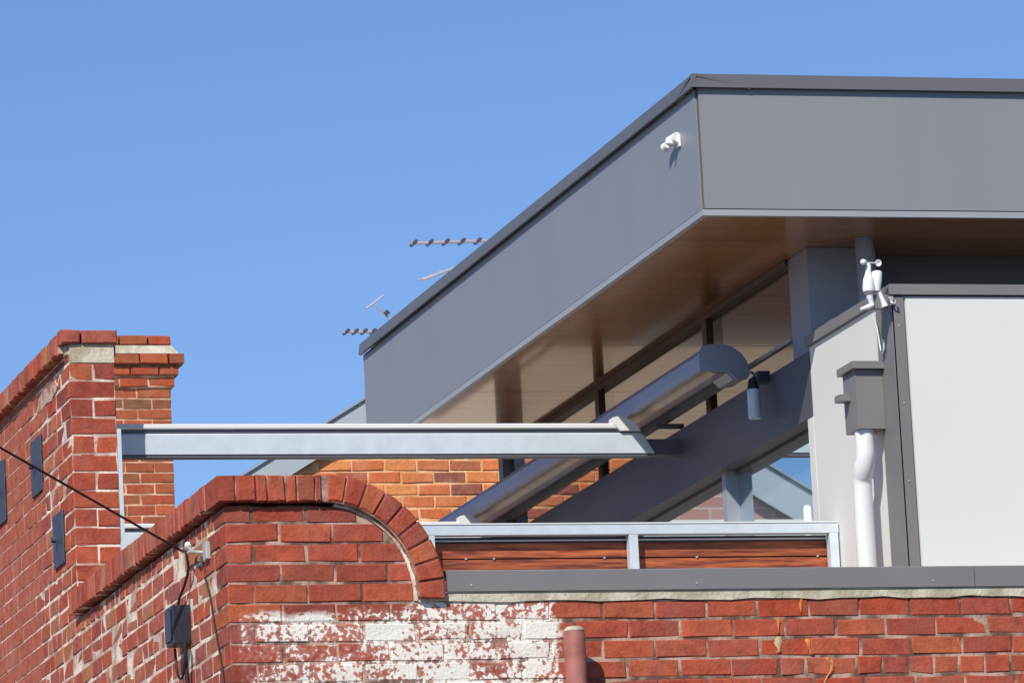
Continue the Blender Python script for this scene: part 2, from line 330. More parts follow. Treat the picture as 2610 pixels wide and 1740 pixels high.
def brick_poly(parent, m, poly, y0, D, name='brick'):
    """one cut brick, outline in the street wall's x-z plane"""
    cx = sum(q[0] for q in poly)/len(poly); cz = sum(q[1] for q in poly)/len(poly); c = 0.006
    n = len(poly); fr = []
    for x, z in poly:
        d = math.hypot(x-cx, z-cz) or 1; k = 1-1.3*c/d; fr.append((cx+(x-cx)*k, y0+random.uniform(-.001, .001), cz+(z-cz)*k))
    vs = [(x, y0+D, z) for x, z in poly]+[(x, y0+c, z) for x, z in poly]+fr
    fs = [tuple(range(2*n, 3*n)), tuple(range(n))[::-1]]
    for i in range(n):
        q = (i+1) % n; fs += [(i, q, n+q, n+i), (n+i, n+q, 2*n+q, 2*n+i)]
    return MB().add(vs, fs).build(name, m, parent)

def clip(poly, px, pz, nx, nz):
    out = []
    for i in range(len(poly)):
        a = poly[i]; b = poly[(i+1) % len(poly)]
        da = (a[0]-px)*nx+(a[1]-pz)*nz; db = (b[0]-px)*nx+(b[1]-pz)*nz
        if da <= 0: out.append(a)
        if (da < 0) != (db < 0) and da != db:
            t = da/(da-db); out.append((a[0]+(b[0]-a[0])*t, a[1]+(b[1]-a[1])*t))
    return out

# ------------------------------------------------------------------ setting
o = MB().add([(-1500, -1500, 0), (1500, -1500, 0), (1500, 1500, 0), (-1500, 1500, 0)], [(0, 1, 2, 3)]).build('road', 'ground'); o['kind'] = 'structure'
o = MB().box(-40, 60, 19.2, 46, -0.05, 0.13).build('pavement', 'paving'); o['kind'] = 'structure'

YF, XS = 22.70, 5.19
ZT = 5.4225          # underside of the coping of the low parapet
CH = 0.0855; MOD = 0.2335
FR = (Vector((XS, YF, 0)), Vector((1, 0, 0)), Vector((0, 1, 0)))     # street face, u = X - XS
SD = (Vector((XS, YF, 0)), Vector((0, -1, 0)), Vector((1, 0, 0)))    # side face, u = -(Y - YF)
AC = (5.612, 5.022); RI, RO = 0.402, 0.521                            # centre and radii of the rounded shoulder

# ================================================================== street wall
fw = thing('brick_wall', 'red brick street wall with rounded shoulder and flaking white paint below it', 'brick wall', (6.5, 22.8, 0))
# mortar bed
b = MB(); b.box(XS+.003, 12.0, YF+.0045, YF+.215, 4.3, 4.994)
arc = [(AC[0]+RI*math.sin(t), AC[1]+RI*math.cos(t)) for t in [math.radians(90*i/16) for i in range(17)]]
b.box(XS+.07, AC[0], YF+.07, YF+.215, ZT-.013, ZT+.006)
prof = [(XS+.004, 4.9935), (XS+.004, ZT-.014)]+[(x, min(z, ZT-.014)) for x, z in arc]+[(AC[0]+RI, 4.9935)]
b.prism([(x, YF+.0045, z) for x, z in prof], (0, .2105, 0))
b.build('mortar', 'mortar_front', fw)
MB().box(XS+.003, 12.0, YF+.004, YF+.22, 0.1, 4.299).build('lower_wall', 'plain_brick', fw)
J = 0.0085
def front_row(z0, xs, m='brick_red', lim=None):
    for a, c in zip(xs[:-1], xs[1:]):
        L = c-a-J
        if L < 0.02: continue
        H = CH-J-random.uniform(0, .002)-(.008 if abs(z0+CH-ZT) < .01 else 0)
        if lim:
            poly = [(a+J/2, z0+J/2), (c-J/2, z0+J/2), (c-J/2, z0+CH-J/2), (a+J/2, z0+CH-J/2)]
            n0 = len(poly); test = all(((x-AC[0] <= 0) or math.hypot(x-AC[0], z-AC[1]) < RI-.014) for x, z in poly)
            if not test:
                for i in range(18):
                    t = math.radians(90*i/17); poly = clip(poly, AC[0]+(RI-.014)*math.sin(t), AC[1]+(RI-.014)*math.cos(t), math.sin(t), math.cos(t))
                    if len(poly) < 3: break
                if len(poly) >= 3:
                    ar = abs(sum(poly[i][0]*poly[(i+1) % len(poly)][1]-poly[(i+1) % len(poly)][0]*poly[i][1] for i in range(len(poly))))/2
                    cl = [poly[0]]
                    for q in poly[1:]:
                        if math.hypot(q[0]-cl[-1][0], q[1]-cl[-1][1]) > .004: cl.append(q)
                    if ar > .0012: brick_poly(fw, m, cl, YF, .10)
                continue
        brick(fw, m, (a+c)/2-XS, z0+CH/2-(.004 if abs(z0+CH-ZT) < .01 else 0), L, H, .105, FR)
def joints(x0, first, xend):
    xs = [x0, first]
    while xs[-1] < xend: xs.append(xs[-1]+MOD+random.uniform(-.004, .004))
    return xs
for k in range(5):        # shoulder, from the top row down
    z0 = ZT-CH*(k+1)
    A = (k % 2 == 0)
    xs = joints(XS+(.115 if A else -J/2), XS+.115+MOD if A else XS+MOD, 6.05)
    if A: xs[0] = XS+.113
    front_row(z0, xs, lim=True)
for k in range(7):        # rows under the capping
    z0 = 4.995-CH*(k+1); A = (k % 2 == 1)
    xs = joints(XS+.113 if A else XS-J/2, XS+.115+MOD if A else XS+MOD, 9.4)
    if k == 3: # a row of short ends to the right, as bonded
        xs = [x for x in xs if x < 7.6]+[7.62+.118*i for i in range(12)]+[9.05, 9.28]
    front_row(z0, xs)
# coping of headers on edge: flat part, then the round shoulder
cw = 0.0
x = XS-.040
while x < AC[0]-.03:
    wd = random.choice((.080, .082, .078, .05)) if x > XS+.1 else .085
    wd = min(wd, AC[0]-x)
    hgt = .112
    oo = brick(fw, 'brick_red', x+wd/2-XS, ZT+.004+hgt/2, wd-.008, hgt, .25, (Vector((XS, YF-.040, 0)), FR[1], FR[2]), name='coping_brick', jit=.003)
    x += wd
na = 9
for i in range(na):
    t0 = math.radians(2+ 90*i/na); t1 = math.radians(2+90*(i+1)/na); g_ = .0085/RO
    t0 += g_; 
    n_ = 3
    out = [(AC[0]+RO*math.sin(t0+(t1-t0)*q/n_), AC[1]+RO*math.cos(t0+(t1-t0)*q/n_)) for q in range(n_+1)]
    inn = [(AC[0]+(RI+.004)*math.sin(t0+(t1-t0)*q/n_), AC[1]+(RI+.004)*math.cos(t0+(t1-t0)*q/n_)) for q in range(n_, -1, -1)]
    brick_poly(fw, 'brick_red', out+inn, YF-.040+random.uniform(-.003, .003), .26, name='coping_brick')
# mortar between the coping bricks, a pale bead under the ring and a smear on top
b = MB(); b.box(XS-.028, AC[0], YF-.030, YF+.22, ZT+.008, ZT+.116)
ring = []
for i in range(20):
    t = math.radians(91*i/19); ring.append((AC[0]+(RO-.006)*math.sin(t), AC[1]+(RO-.006)*math.cos(t)))
for i in range(19, -1, -1):
    t = math.radians(91*i/19); ring.append((AC[0]+RI*math.sin(t), AC[1]+RI*math.cos(t)))
for i in range(19):
    q = [ring[i], ring[i+1], ring[38-i], ring[39-i]]
    b.prism([(x, YF-.030, z) for x, z in q], (0, .25, 0))
b.build('coping_mortar', 'mortar_front', fw)
b = MB()
for i in range(26):
    t = math.radians(8+82*i/25); t2 = math.radians(8+82*(i+1)/25); r0 = RI-.0135; r1_ = RI-.001-.003*math.sin(i*1.7)
    b.prism([(AC[0]+r*math.sin(a), YF-.004, AC[1]+r*math.cos(a)) for r, a in ((r0, t), (r0, t2), (r1_, t2), (r1_, t))], (0, .03, 0))
b.build('pointing_bead', 'mortar_pale', fw)
b = MB()
for i in range(30):
    t = math.radians(10+70*i/30); t2 = math.radians(10+70*(i+1)/30)
    b.prism([(AC[0]+r*math.sin(a), YF+.01, AC[1]+r*math.cos(a)) for r, a in ((RO-.004, t), (RO-.004, t2), (RO+.006+.003*math.sin(i*2.1), t2), (RO+.006+.003*math.sin(i*2.1), t))], (0, .16, 0))
b.prism([(XS, YF+.01, ZT+.112), (AC[0]+.09, YF+.01, ZT+.108), (AC[0]+.09, YF+.01, ZT+.117), (XS, YF+.01, ZT+.121)], (0, .16, 0))
b.build('top_mortar', 'cement', fw)
# cement bed and metal capping
b = MB(); n = 60
for i in range(n):
    a = 6.02+(12-6.02)*i/n; c = 6.02+(12-6.02)*(i+1)/n; zf = lambda q: 4.993+.004*math.sin(q*1.3)+.003*math.sin(q*3.1)
    b.prism([(a, YF-.008, zf(i)), (c, YF-.008, zf(i+1)), (c, YF-.008, 5.0335), (a, YF-.008, 5.0335)], (0, .22, 0))
b.build('cement_bed', 'cement', fw)
cap = [(YF-.014, 5.034), (YF-.018, 5.036), (YF-.018, 5.122), (YF-.014, 5.127), (YF+.24, 5.150), (YF+.24, 5.12), (YF-.006, 5.10), (YF-.006, 5.034)]
MB().prism([(6.145, y, z) for y, z in cap], (2.39, 0, 0)).build('metal_capping', 'mid_metal', fw)
MB().prism([(8.538, y, z) for y, z in cap], (3.46, 0, 0)).build('metal_capping', 'mid_metal', fw)
for x in (6.25, 7.26, 8.34):
    MB().tube([(x, YF-.021, 5.062), (x, YF-.017, 5.062)], .005, 8).build('rivet', 'steel', fw)
# runs of orange sealant, patch
def blob_strip(pts, w, m, name):
    b = MB(); vs = []
    n = len(pts)
    for i, (x, z) in enumerate(pts):
        ww = w*(0.7+.5*math.sin(i*2.3+x*9)); vs += [(x-ww, YF+.004, z), (x-ww*.4, YF-.0045, z), (x+ww*.4, YF-.005, z), (x+ww, YF+.004, z)]
    fs = [(4*i+k, 4*i+k+1, 4*i+k+5, 4*i+k+4) for i in range(n-1) for k in range(3)]+[(0, 1, 2, 3), tuple(4*(n-1)+k for k in range(4))]
    b.add(vs, fs, True); b.build(name, m, fw)
blob_strip([(7.735, 5.034), (7.738, 5.018), (7.737, 5.0), (7.733, 4.97), (7.733, 4.945), (7.731, 4.925)], .011, 'rust', 'sealant_run')
blob_strip([(7.626, 4.912), (7.628, 4.89), (7.625, 4.865), (7.622, 4.838)], .010, 'rust', 'sealant_run')
blob_strip([(7.755, 4.815), (7.758, 4.79), (7.765, 4.765), (7.770, 4.745)], .014, 'rust', 'sealant_run')
blob_strip([(7.838, 4.735), (7.845, 4.72), (7.862, 4.70), (7.858, 4.675), (7.835, 4.652), (7.822, 4.63), (7.818, 4.60)], .011, 'rust', 'sealant_run')
blob_strip([(7.622, 4.826), (7.622, 4.80), (7.623, 4.775), (7.622, 4.757)], .019, 'putty', 'mortar_patch')

# ================================================================== side wall
sw = thing('brick_wall', 'weathered pinkish red brick side wall stepping up to a tall pier at the left', 'brick wall', (5.3, 26, 0))
YP = 25.93
b = MB(); b.box(XS+.0025, XS+.222, YF+.218, YP, 4.3, ZT-.014); b.box(XS+.07, XS+.222, YF+.218, YP, ZT-.013, ZT+.006)
b.box(XS+.0025, XS+.222, YP+.0035, 31.0, 4.3, 6.72)
b.build('mortar', 'mortar_pale', sw)
MB().box(XS+.004, XS+.225, YF+.222, 31.0, 0.13, 4.299).build('lower_wall', 'plain_brick', sw)
MB().box(XS-.001, XS+.20, 28.62, 31.002, 4.3, 6.705).build('rear_brickwork', 'plain_brick', sw)
side = []; JS = .0115
ROWS = [(4.995+CH*k, CH) for k in range(-9, 8)]+[(5.679+.0893*j, .0893) for j in range(11)]+[(6.6613, .045)]
for k, (z0, RH) in enumerate(ROWS):
    yend = 28.6; ystart = YF if z0+RH <= ZT+.01 else YP
    A = ((k+1) % 2 == 0) ^ False
    # A rows (shoulder rows 0,2,4) start with a stretcher on the side face, B rows with the front brick's end
    A = (k % 2 == 0) == ((13-0) % 2 == 0)
    y = ystart if A else ystart+.113
    if ystart == YP: y = ystart if A else ystart+.0
    first = True
    hdr = (k % 4 == 1)
    while y < yend:
        if ystart == YP and first: L = MOD if A else .118
        elif first: L = MOD
        elif hdr: L = .118
        else: L = .118 if random.random() < .16 else MOD
        L += random.uniform(-.004, .004)
        zlow = 4.52+(y-YF)*.145
        side.append((z0+RH < zlow, y, z0, L, RH)); y += L; first = False
vis = [q for q in side if not q[0] and q[1] < 28.15]; hid = [q for q in side if q[0] or q[1] >= 28.15]
vis.sort(key=lambda q: q[1]); ncap = 250
hid += vis[ncap:]; vis = vis[:ncap]
for _, y, z0, L, RH in vis:
    corner = abs(y-YF) < .01 or (abs(y-YP) < .01 and z0+RH > ZT+.01)
    if corner: y -= JS/2-.001; L += JS/2-.001
    brick(sw, 'brick_red' if (y < YF+.2 or (YP-.01 < y < YP+.2 and z0+RH > ZT+.01)) else 'brick_side', -(y+L/2-YF), z0+RH/2, L-JS, RH-J-(.008 if abs(z0+RH-ZT) < .01 and y < YP else 0), .108, SD, jit=.0012 if corner else .0025)
b = MB()
for _, y, z0, L, RH in hid:
    dx = random.uniform(-.002, .002); b.box(XS+dx, XS+.1, y+J/2, y+L-J/2, z0+J/2, z0+RH-J/2)
if hid:
    o = b.build('far_bricks', 'brick_side', sw); o['kind'] = 'stuff'
# pier, street side
PF = (Vector((XS, YP, 0)), Vector((1, 0, 0)), Vector((0, 1, 0)))
for k, (z0, RH) in enumerate(ROWS):
    if z0 < 5.2 or z0 > 6.65: continue
    A = (k % 2 == 0) == ((13-0) % 2 == 0)
    if A: brick(sw, 'brick_red', .113+.006+(.222-.113)/2-.003, z0+RH/2, .108-J/2, RH-J, .1, PF)
    else: brick(sw, 'brick_red', .111, z0+RH/2, .222, RH-J, .11, PF)
# low coping: bricks on edge, running back to the pier
y = YF+.226
while y < YP-.02:
    wd = random.choice((.082, .078, .085)); wd = min(wd, YP-y)
    if wd > .03:
        brick(sw, 'brick_side', -(y+wd/2-YF), ZT+.006+.056, wd-.009, .112, .27, (Vector((XS-.042, YF, 0)), SD[1], SD[2]), name='coping_brick', jit=.002)
    y += wd
MB().box(XS-.032, XS+.235, YF+.222, YP, ZT+.008, ZT+.114).build('coping_mortar', 'mortar_pale', sw)
# high coping: thick bricks along the side, flat bricks over a cement bed to the street
b = MB()
b.box(XS+.004, XS+.222, YP-.004, YP+.05, 6.660, 6.7505); b.box(XS-.012, XS+.01, YP+.012, YP+.078, 6.70, 6.7505, .004)
b.build('cement_haunch', 'cement', sw)
for xa, xb in ((XS-.04, XS+.055), (XS+.063, XS+.235)):
    brick(sw, 'brick_side', (xa+xb)/2-XS, 6.784, xb-xa, .066, .10, (Vector((XS, YP-.026, 0)), PF[1], PF[2]), name='coping_brick')
y = YP+.078
while y < 28.4:
    wd = random.choice((.115, .118, .112)); brick(sw, 'brick_side', -(y+wd/2-YF), 6.757, wd-.009, .098, .30, (Vector((XS-.050, YF, 0)), SD[1], SD[2]), name='coping_brick', jit=.003); y += wd
MB().box(XS-.035, XS+.235, 28.4, 31, 6.71, 6.805).build('coping_end', 'brick_side', sw)
MB().box(XS-.036, XS+.23, YP+.05, 28.4, 6.715, 6.80).build('coping_mortar', 'mortar_pale', sw)
# metal edge up the pier where the terrace starts
MB().box(XS+.224, XS+.243, YP-.004, YP+.05, 5.2, 6.335).build('corner_angle', 'galv', sw)
# grey lime patch near the top of the side face
b = MB(); rr = random.Random(3); cen = (26.5, 6.60)
pts = [(cen[0]+.26*math.cos(t)*(1+.35*rr.uniform(-1, 1)), cen[1]+.045*math.sin(t)*(1+.3*rr.uniform(-1, 1))) for t in [2*math.pi*i/16 for i in range(16)]]
b.prism([(XS-.0045, y_, z_) for y_, z_ in pts], (.012, 0, 0)); b.build('render_patch', 'old_render', sw)

# iron wall plates
plab = ['dark iron wall plate on the side wall, upper one crossed by the cable',
        'dark iron wall plate on the brick side wall, lower one nearest the pier corner',
        'dark iron wall plate cut by the left edge of the picture']
for i, (y0, y1, z0, z1) in enumerate(((26.66, 26.93, 6.165, 6.445), (26.17, 26.42, 5.725, 5.985), (27.66, 27.93, 6.18, 6.50))):
    t = thing('wall_plate', plab[i], 'wall plate', (XS, (y0+y1)/2, z0), 'iron plates bolted to the side wall')
    MB().box(XS-.012, XS-.003, y0, y1, z0, z1, .004).build('plate', 'plate', t)
    ym, zm = (y0+y1)/2, (z0+z1)/2
    MB().tube([(XS-.022, ym, zm), (XS-.045, ym, zm)], .016, 6).build('nut', 'plate', t)

# ================================================================== terrace building
pav = thing('rooftop_building', 'modern grey and white rooftop building with a thin overhanging timber lined roof', 'building', (8.4, 24, 5))
RX, RY, RYB, RXE = 7.667, 23.54, 29.87, 14.0
ZS, ZC, ZTOP = 6.88, 7.476, 7.536
roof = MB().box(RX+.03, RXE, RY+.03, RYB, ZS+.02, ZTOP-.06).build('roof', 'dark_metal', pav)
MB().box(RX+.009, 14, RY, RY+.028, ZS+.032, ZC).build('fascia_panel', 'panel', roof)
MB().box(RX, RX+.028, RY+.0, RYB, ZS+.032, ZC).build('fascia_panel', 'panel', roof) if False else None
MB().box(RX, RX+.0285, RY+.034, RYB, ZS+.032, ZC).build('fascia_panel', 'panel', roof)
MB().box(RX+.008, RX+.03, RY+.008, RY+.033, ZS+.032, ZC).build('corner_joint', 'interior', roof)
# cap flashing with a drip and a slightly sloped face
for pts, ext in (([(RXE, RY-.028, ZC-.004), (RXE, RY-.020, ZTOP), (RXE, RY+.25, ZTOP-.05), (RXE, RY+.25, ZTOP-.07), (RXE, RY-.006, ZTOP-.012), (RXE, RY-.012, ZC-.004)], (RX-.028-RXE, 0, 0)),
                 ([(RX-.028, RYB, ZC-.004), (RX-.020, RYB, ZTOP), (RX+.25, RYB, ZTOP-.05), (RX+.25, RYB, ZTOP-.07), (RX-.006, RYB, ZTOP-.012), (RX-.012, RYB, ZC-.004)], (0, RY-.026-RYB, 0))):
    MB().prism(pts, ext).build('roof_capping', 'dark_metal', roof)
MB().box(RX-.004, 14, RY-.005, RY+.022, ZS-.002, ZS+.026).build('bottom_trim', 'panel_trim', roof)
MB().box(RX-.005, RX+.022, RY+.0225, RYB, ZS-.002, ZS+.026).build('bottom_trim', 'panel_trim', roof)
# timber soffit, sheet by sheet
sy = [RY+.020, 24.10, 25.35, 26.60, 27.86, 29.12, RYB]; sx = [RX+.020, 10.05, 12.45, 14]
for i in range(len(sy)-1):
    for j in range(len(sx)-1):
        MB().box(sx[j]+.003, sx[j+1]-.003, sy[i]+.003, sy[i+1]-.003, ZS+.003, ZS+.017).build('soffit_sheet', 'ply', roof)
# clerestory: cladding to the street, glazing with timber behind to the side, corner column, steel post
MB().box(8.72, 14, 24.39, 24.5, 6.2, ZS+.001).build('clerestory_wall', 'clere', pav)
MB().box(8.385, 8.725, 24.22, 24.50, 6.2, ZS+.001).build('corner_column', 'column', pav)
MB().add([(8.408, 24.502, 6.37), (8.408, 29.59, 6.37), (8.408, 29.59, ZS-.03), (8.408, 24.502, ZS-.03)], [(0, 1, 2, 3)]).build('clerestory_glass', 'clear_glass', pav)
MB().box(8.37, 8.43, 24.502, 29.59, ZS-.030, ZS+.001).build('clerestory_head', 'frame_brown', pav)
MB().box(8.375, 8.402, 24.502, 29.59, 6.488, 6.505).build('transom', 'panel_trim', pav)
for y in (25.75, 27.65):
    MB().box(8.365, 8.402, y, y+.07, 6.37, ZS-.031).build('mullion', 'frame_brown', pav)
MB().tube([(8.60, 24.02, 6.30), (8.60, 24.02, ZS+.002)], .042, 16).build('roof_post', 'column', pav)
# white box
bx = MB(); bx.box(8.335, 12.2, 22.955, 24.12, 4.9, 6.385); bx.build('white_wall', 'white_wall', pav)
MB().box(8.395, 12.2, 22.946, 22.954, 5.16, 6.383).build('white_panel', 'white_wall', pav)
MB().box(8.328, 8.384, 22.943, 22.957, 4.95, 6.384).build('corner_trim', 'mid_metal', pav)
MB().box(8.322, 8.334, 22.943, 23.145, 4.95, 6.384).build('corner_trim', 'mid_metal', pav)
MB().box(8.384, 8.388, 22.949, 22.957, 4.95, 6.384).build('joint_seal', 'interior', pav)
MB().box(8.318, 12.2, 22.93, 23.02, 6.390, 6.437).build('wall_capping', 'mid_metal', pav)
MB().box(8.316, 8.42, 23.021, 24.13, 6.388, 6.436).build('wall_capping', 'mid_metal', pav)
MB().box(8.42, 8.47, 24.0, 24.10, 6.436, 6.50).build('upstand', 'white_wall', pav)
MB().box(8.47, 12.2, 23.02, 24.39, 6.386, 6.395).build('box_roof', 'dark_metal', pav)
MB().box(8.333, 8.4395, 24.121, 24.20, 4.95, 6.06).build('window_jamb', 'white_wall', pav)
# side fascia band and windows below it
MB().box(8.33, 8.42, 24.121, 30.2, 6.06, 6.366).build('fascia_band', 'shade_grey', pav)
MB().box(8.421, 8.56, 24.121, 30.2, 6.062, 6.08).build('window_head', 'head_brown', pav)
win = MB().box(8.44, 8.455, 24.201, 30.2, 4.95, 6.061)
win.build('window', 'glass', pav)
for y0, y1 in ((25.60, 25.66), (28.1, 28.16)):
    MB().box(8.372, 8.4395, y0, y1, 4.95, 6.0595).build('mullion', 'column', pav)
MB().box(8.425, 8.4395, 24.201, 30.2, 6.045, 6.0595).build('window_frame', 'clere', pav)
# inner body and slab, parapet walls out of sight
MB().box(8.56, 13.9, 24.4, 30.1, 0.13, 6.19).build('inner_body', 'interior', pav)
MB().box(XS+.24, 8.55, YF+.23, 31, 4.70, 4.90).build('terrace_slab', 'deck', pav)
MB().box(XS+.24, 12.5, YF+.24, 31, 0.13, 4.68).build('lower_storeys', 'plain_brick', pav)
MB().box(8.375, 8.505, 29.60, 29.69, 4.9, ZS+.001).build('roof_post', 'column', pav)

# ================================================================== rainwater head and pipe
for z in (6.25, 5.9, 5.55):
    MB().tube([(8.356, 22.9395, z), (8.356, 22.943, z)], .004, 8).build('trim_screw', 'steel', pav)
rw = thing('downpipe', 'white downpipe with grey rainwater head on the side of the white wall', 'downpipe', (8.25, 23.15, 5.2))
h = MB().box(8.192, 8.321, 23.105, 23.275, 5.815, 6.082).build('rainwater_head', 'mid_metal', rw)
MB().prism([(8.172, 23.075, 6.083), (8.172, 23.295, 6.083), (8.172, 23.295, 6.116), (8.172, 23.075, 6.116)], (.149, 0, 0)).build('lid', 'mid_metal', h)
MB().box(8.140, 8.191, 23.185, 23.255, 5.955, 5.985).build('overflow_spout', 'mid_metal', h)
pts = [(8.240, 23.165, 5.83), (8.240, 23.165, 5.715), (8.238, 23.173, 5.68), (8.236, 23.222, 5.610), (8.238, 23.232, 5.575), (8.238, 23.235, 4.95)]
MB().tube(pts, .043, 24).build('pipe', 'white_plastic', rw)
MB().tube([(8.238, 23.235, 5.20), (8.238, 23.235, 5.212)], .0445, 24).build('pipe_clip', 'white_plastic', rw)
MB().tube([(8.238, 23.176, 5.676), (8.237, 23.187, 5.660), (8.2365, 23.208, 5.630), (8.236, 23.219, 5.614)], [.043, .0460, .0460, .043], 24).build('pipe_socket', 'white_plastic', rw)

# ================================================================== weather station
ws = thing('weather_station', 'white cup anemometer and weather sensor on the corner of the white wall', 'weather station', (8.25, 22.97, 6.33))
Y0 = 22.90
b = MB(); b.tube([(8.214, Y0, 6.523), (8.214, Y0, 6.515), (8.212, Y0, 6.485), (8.211, Y0, 6.465), (8.210, Y0, 6.45), (8.209, Y0, 6.41), (8.209, Y0, 6.395)], [.006, .012, .013, .018, .024, .028, .026], 20)
b.build('sensor_body', 'white_plastic', ws)
MB().tube([(8.209, Y0, 6.394), (8.211, Y0, 6.386)], .024, 20).build('collar', 'mid_metal', ws)
MB().tube([(8.209, Y0, 6.386), (8.214, Y0, 6.36), (8.224, Y0+.005, 6.335)], [.018, .013, .010], 14).build('stem', 'white_plastic', ws)
def cup(cx, cy, cz, r, d, parent):
    d = Vector(d).normalized(); bm = bmesh.new(); bmesh.ops.create_uvsphere(bm, u_segments=20, v_segments=12, radius=r)
    bmesh.ops.bisect_plane(bm, geom=bm.verts[:]+bm.edges[:]+bm.faces[:], plane_co=(0, 0, 0), plane_no=(0, 0, 1), clear_outer=True)
    q = Vector((0, 0, 1)).rotation_difference(d).to_matrix()
    me = bpy.data.meshes.new('cup')
    for v in bm.verts: v.co = q @ v.co + Vector((cx, cy, cz))
    for f_ in bm.faces: f_.smooth = True
    bm.to_mesh(me); bm.free(); me.materials.append(MT['white_plastic'])
    o = bpy.data.objects.new('cup', me); COL.objects.link(o); o.parent = parent; o.matrix_parent_inverse = Matrix.Translation(-chain(parent))
    s = o.modifiers.new('thick', 'SOLIDIFY'); s.thickness = .0015
    return o
cup(8.184, Y0-.02, 6.525, .0135, (.5, .8, 0), ws); cup(8.213, Y0+.045, 6.540, .0105, (-.9, .2, .1), ws); cup(8.262, Y0, 6.526, .0145, (-.25, -1, -.1), ws)
b = MB(); b.tube([(8.214, Y0, 6.526), (8.184, Y0-.02, 6.525)], .0025, 8); b.tube([(8.214, Y0, 6.526), (8.213, Y0+.045, 6.538)], .0025, 8); b.tube([(8.214, Y0, 6.526), (8.262, Y0, 6.526)], .0025, 8)
b.build('arm', 'white_plastic', ws)
MB().tube([(8.252, Y0, 6.488), (8.252, Y0, 6.482), (8.250, Y0, 6.44), (8.248, Y0, 6.398)], [.018, .0235, .022, .014], 20).build('sensor_cylinder', 'white_plastic', ws)
MB().tube([(8.256, Y0, 6.40), (8.270, Y0, 6.36), (8.281, Y0, 6.328)], [.008, .010, .015], 12).build('clamp_leg', 'white_plastic', ws)
MB().tube([(8.222, Y0, 6.335), (8.195, Y0-.005, 6.322), (8.162, Y0-.01, 6.313)], [.013, .012, .007], 12).build('clamp_leg', 'white_plastic', ws)
MB().box(8.222, 8.300, 22.905, 22.935, 6.318, 6.384, .004).build('mounting_plate', 'mid_metal', ws)
MB().box(8.290, 8.330, 22.925, 22.943, 6.34, 6.38).build('bracket', 'steel', ws)
pts = []
for i in range(19):
    t = i/18*math.pi; pts.append((8.292+.0*i, 22.96+.055*math.cos(t)*1, 6.21-.055*math.sin(t)*1.0))
pts = [(8.285, 23.075, 6.325), (8.30, 23.075, 6.26), (8.305, 23.07, 6.19), (8.306, 23.06, 6.155), (8.306, 23.04, 6.142), (8.306, 23.02, 6.16), (8.306, 23.015, 6.20)]
MB().tube(pts, .0035, 8).build('lead', 'white_plastic', ws)
MB().tube([(8.316, 22.925, 6.355), (8.322, 22.915, 6.345), (8.334, 22.912, 6.343), (8.338, 22.92, 6.358)], .005, 8).build('cable_clip', 'steel', ws)

# ================================================================== floodlight / camera on the fascia
ca = thing('security_camera', 'small white bullet camera on the side fascia near the roof corner', 'security camera', (7.6, 23.7, 7.25))
MB().tube([(7.634, 23.875, 7.300), (7.652, 23.815, 7.308)], [.025, .025], 20).build('body', 'white_plastic', ca)
MB().tube([(7.626, 23.935, 7.286), (7.632, 23.90, 7.292)], [.021, .018], 20).build('lens_hood', 'white_plastic', ca)
MB().tube([(7.60, 23.835, 7.285), (7.667, 23.835, 7.285)], .008, 12).build('arm', 'white_plastic', ca)
MB().box(7.655, 7.666, 23.81, 23.86, 7.265, 7.315, .002).build('base', 'white_plastic', ca)

# ================================================================== lamp on the grey band
wl = thing('wall_lamp', 'small grey cylinder lamp hanging on the shaded grey band', 'wall lamp', (8.28, 24.75, 6.2))
MB().tube([(8.262, 24.76, 6.305), (8.262, 24.76, 6.165)], .031, 20).build('shade', 'galv', wl)
MB().tube([(8.262, 24.76, 6.31), (8.262, 24.76, 6.35), (8.28, 24.76, 6.365)], [.030, .020, .012], 14).build('lamp_holder', 'black', wl)
MB().box(8.27, 8.33, 24.70, 24.78, 6.335, 6.385).build('bracket', 'black', wl)
MB().tube([(8.29, 24.86, 6.41), (8.29, 24.80, 6.38), (8.28, 24.77, 6.36)], .006, 8).build('lead', 'black', wl)

# ================================================================== awning
aw = thing('awning_cassette', 'long blue grey awning cassette with rounded end running back under the roof', 'awning', (8.05, 27, 6.35))
A0, A1 = 24.66, 29.9
cov = [(7.968, 6.382), (7.966, 6.40), (7.968, 6.455), (7.985, 6.482), (8.02, 6.494), (8.07, 6.496), (8.12, 6.485), (8.165, 6.455), (8.192, 6.415), (8.20, 6.365),
       (8.190, 6.365), (8.182, 6.41), (8.156, 6.445), (8.115, 6.473), (8.07, 6.484), (8.02, 6.483), (7.99, 6.472), (7.979, 6.452), (7.977, 6.382)]
b = MB(); n = len(cov)
for i in range(n-1):
    pass
half = n//2
for i in range(9):
    a, c, d_, e_ = cov[i], cov[i+1], cov[n-2-i] if n-2-i > i else cov[i], cov[n-1-i]
    b.prism([(a[0], A0, a[1]), (c[0], A0, c[1]), (d_[0], A0, d_[1]), (e_[0], A0, e_[1])], (0, A1-A0, 0))
b.build('cover', 'cassette', aw)
MB().box(7.962, 7.984, A0, A1, 6.374, 6.3815).build('cover_lip', 'panel_trim', aw)
endp = [(7.962, 6.372), (7.962, 6.458), (7.982, 6.49), (8.02, 6.502), (8.07, 6.504), (8.125, 6.492), (8.17, 6.462), (8.20, 6.42), (8.212, 6.36), (8.195, 6.335), (8.14, 6.335), (8.115, 6.36), (8.10, 6.372)]
MB().prism([(x, A0-.02, z) for x, z in endp], (0, .018, 0)).build('end_cap', 'cassette', aw)
b = MB(); b.prism([(8.10+.012*0+x, A0, z) for x, z in ((0, 6.365), (0, 6.47), (.075, 6.44), (.095, 6.34), (.03, 6.335))], (0, .22, 0)); b.build('end_block', 'cassette', aw)
